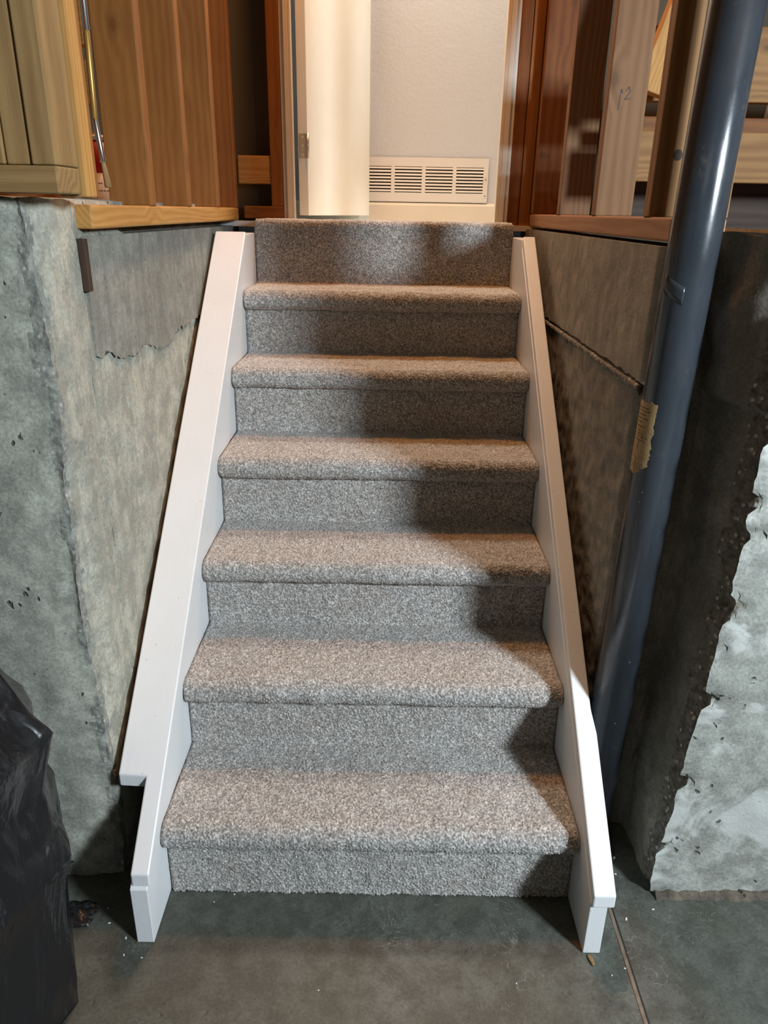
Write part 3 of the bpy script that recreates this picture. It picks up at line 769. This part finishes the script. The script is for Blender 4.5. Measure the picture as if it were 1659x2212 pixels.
# ---------------------------------------------------------------- container and rod behind the left plate
can = empty('paint_can', (-0.690, 0.735, 1.3190), 'red and white can with black emblem behind the rod, left of the wide reddish stud', 'can')
def lathe_bm(pf, seg=40):
    bm = bmesh.new(); rings = []
    for r, z in pf: rings.append([bm.verts.new((r*cos(2*pi*i/seg), r*sin(2*pi*i/seg), z)) for i in range(seg)])
    for a, b in zip(rings, rings[1:]):
        for i in range(seg): bm.faces.new((a[i], a[(i+1) % seg], b[(i+1) % seg], b[i]))
    bm.faces.new(rings[0][::-1]); bm.faces.new(rings[-1]); return bm
CR = 0.056
bm_obj('body', lathe_bm([(CR-0.001, 0), (CR, 0.002), (CR, 0.128)]), M['label_white'], can, smooth=True)
bm_obj('red_band', lathe_bm([(CR, 0.128), (CR+0.0003, 0.129), (CR+0.0003, 0.196)]), M['red'], can, smooth=True)
bm_obj('rim', lathe_bm([(CR-0.002, 0.196), (CR+0.0015, 0.197), (CR+0.0022, 0.202), (CR-0.001, 0.207), (CR-0.008, 0.204)]), M['label_white'], can, smooth=True)
bm = bmesh.new(); ring = []
for i in range(28):
    t = 2*pi*i/28; a = R(-88) + 0.42*cos(t); ring.append(bm.verts.new(((CR+0.0008)*cos(a), (CR+0.0008)*sin(a), 0.162+0.020*sin(t))))
bm.faces.new(ring); bm_obj('emblem', bm, M['black'], can)
bm = bmesh.new()
for k, (z, fr_) in enumerate([(0.111, 0.5), (0.105, 0.7), (0.097, 0.25), (0.089, 1.0), (0.083, 0.5), (0.076, 0.2), (0.069, 0.9), (0.062, 0.25), (0.055, 0.8)]):
    a0 = R(-105); na = 10
    for i in range(na):
        u0, u1 = a0 + R(75)*fr_*i/na, a0 + R(75)*fr_*(i+0.75)/na
        bm.faces.new([bm.verts.new(((CR+0.0008)*cos(a), (CR+0.0008)*sin(a), q)) for a, q in ((u0, z), (u1, z), (u1, z+0.002), (u0, z+0.002))])
pr = bm_obj('print', bm, M['pencil'], can); pr['kind'] = 'stuff'

rod = empty('rod', (-0.510, 0.305, 1.408), 'thin hanging brown rod with bright metal sleeve and frayed tan tip', 'rod')
RP = [Vector((0.0, 0.0, 0.0)), Vector((-0.0045, 0, 0.042)), Vector((-0.0105, 0, 0.112)), Vector((-0.006, 0, 0.60))]
def rod_seg(name, p, q, r0, r1, mat, par, flat=1.0):
    d = (q-p); L = d.length; qn = d.to_track_quat('Z', 'Y')
    bm = lathe_bm([(r0*0.8, 0), (r0, 0.002), (r1, L-0.002), (r1*0.8, L)], 20)
    for v in bm.verts: v.co.y *= flat; v.co = p + qn @ v.co
    return bm_obj(name, bm, mat, par, smooth=True)
rod_seg('tip', RP[0], RP[1], 0.0095, 0.0065, M['pale'], rod, 0.6)
rod_seg('sleeve', RP[1], RP[2], 0.0055, 0.0048, M['steel'], rod)
rod_seg('shank', RP[2], RP[2] + Vector((0.003, 0, 0.135)), 0.0052, 0.0055, M['brass'], rod)
rod_seg('upper_sleeve', RP[2] + Vector((0.003, 0, 0.135)), RP[3], 0.0058, 0.0058, M['steel'], rod)

# ---------------------------------------------------------------- black plastic heap and scraps
def bag_mesh():
    bm = bmesh.new(); bmesh.ops.create_cube(bm, size=1)
    bmesh.ops.subdivide_edges(bm, edges=bm.edges[:], cuts=96, use_grid_fill=True)
    OUT = [(0.0, -0.545), (0.06, -0.541), (0.13, -0.538), (0.21, -0.530), (0.305, -0.522), (0.36, -0.514), (0.42, -0.530), (0.50, -0.528), (0.57, -0.507), (0.620, -0.494), (0.655, -0.525), (0.723, -0.572), (0.95, -0.74)]
    for v in bm.verts:
        u, vv, wv = v.co.x+0.5, v.co.y+0.5, v.co.z+0.5
        z = wv*0.95
        xr_ = float(np.interp(z, [a for a, b in OUT], [b for a, b in OUT]))
        yb = -0.03 - 0.05*wv; yf = -0.64 + 0.10*wv
        y = yf + (yb-yf)*vv
        dv = vv-0.64; off = dv*(0.30 + 1.1*max(0, z-0.45)) if dv > 0 else -dv*0.20      # the fold that makes the outline
        x = -1.25 + (xr_+1.25 - off)*u
        c = Vector((x, y, z))
        f = 1-abs(noise.noise(Vector((c.x*4, c.y*4, c.z*2.6)) + Vector((3, 1, 0))))*2; g = 1-abs(noise.noise(Vector((c.x*10, c.y*10, c.z*4))))*2
        h = 1-abs(noise.noise(Vector((c.x*30, c.y*30, c.z*12))))*2
        k = min(1.0, 0.15 + z*3)
        n = Vector((u-0.3, vv-0.5, (wv-0.5)*0.3)).normalized()
        c += n*(0.014*f + 0.006*g + 0.0012*h - 0.010)*k
        c.z = max(0.001, c.z)
        v.co = c
    return bm
bg = bm_obj('plastic_sheeting', bag_mesh(), M['bag'], smooth=True)
tag(bg, 'crumpled dusty black plastic sheeting heaped against the left wall', 'plastic sheeting')
bm = bmesh.new(); bmesh.ops.create_grid(bm, x_segments=14, y_segments=10, size=1)
for v in bm.verts:
    x, y = v.co.x, v.co.y; rr = 1 + 0.25*noise.noise(Vector((math.atan2(y, x)*2, 1, 0)))
    v.co = Vector((-0.618 + 0.036*x*rr, -0.068 + 0.030*y*rr, 0.004 + 0.010*(1-x*x)*(1-abs(y)) + 0.004*noise.noise(Vector((x*3, y*3, 0)))))
sc = bm_obj('plastic_scrap', bm, M['bag'], smooth=True)
sc.modifiers.new('solid', 'SOLIDIFY').thickness = 0.0012
tag(sc, 'small torn scrap of black plastic on the floor beside the sheeting', 'plastic scrap')

# crumbs along the foot of the right wall, and loose chips
def pebble(name, loc, s, mat, seed, flat=0.5):
    bm = bmesh.new(); bmesh.ops.create_icosphere(bm, subdivisions=2, radius=1)
    for v in bm.verts:
        n = 1 + 0.35*noise.noise(v.co*1.3 + Vector((seed, 0, 0)))
        v.co = Vector((v.co.x*s*n, v.co.y*s*0.6*n, (v.co.z*flat*n+flat*0.9)*s*0.8))
    o = bm_obj(name, bm, mat); o.location = loc; o.rotation_euler = (0, 0, seed*1.7)
    return o
CH = [(-0.50, -0.118, 0.004), (-0.545, -0.085, 0.004), (-0.492, -0.155, 0.0035), (-0.455, -0.160, 0.003), (-0.56, -0.05, 0.003), (-0.30, -0.01, 0.003), (-0.34, -0.03, 0.0025),
      (0.555, 0.105, 0.006), (0.545, 0.06, 0.004), (0.535, -0.055, 0.005), (0.50, -0.165, 0.003), (0.47, -0.18, 0.003), (0.60, -0.03, 0.004), (0.28, -0.20, 0.003), (-0.1, -0.22, 0.0025)]
for i, (x, y, s) in enumerate(CH):
    tag(pebble('paint_chip', (x, y, 0.0), s*0.72, M['chip'], i+1), 'tiny white chip lying loose on the concrete floor', 'chip', 'paint chips on the floor')
sp = pebble('wood_splinter', (0.437, -0.150, 0.0), 0.009, M['pale'], 3, 0.4)
sp.scale = (0.5, 2.4, 1); sp.rotation_euler = (0, 0, 0.2)
tag(sp, 'pale splinter sticking out under the right side board foot', 'splinter')
bm = bmesh.new(); prev = None
for i in range(120):
    x = 0.615 + 1.2*i/119; d = 0.020 + 0.010*noise.noise(Vector((x*40, 0, 0))); h = 0.012 + 0.010*noise.noise(Vector((x*55, 4, 0)))
    ring = [bm.verts.new(c) for c in ((x, 0.022, 0.0005), (x, 0.022, h+0.006), (x, 0.010-d*0.2, h), (x, 0.008-d*0.7, 0.0005))]
    if prev:
        for k in range(4): bm.faces.new((prev[k], prev[(k+1) % 4], ring[(k+1) % 4], ring[k]))
    else: bm.faces.new(ring)
    prev = ring
bm.faces.new(prev[::-1])
M['dirt'] = concrete('brown_grit', (0.09, 0.07, 0.05), (0.15, 0.125, 0.09), (0.045, 0.035, 0.025), pits=0.8, bump=1.0)
tag(bm_obj('grit', bm, M['dirt']), 'strip of brown grit along the foot of the right wall', 'grit', kind='stuff')
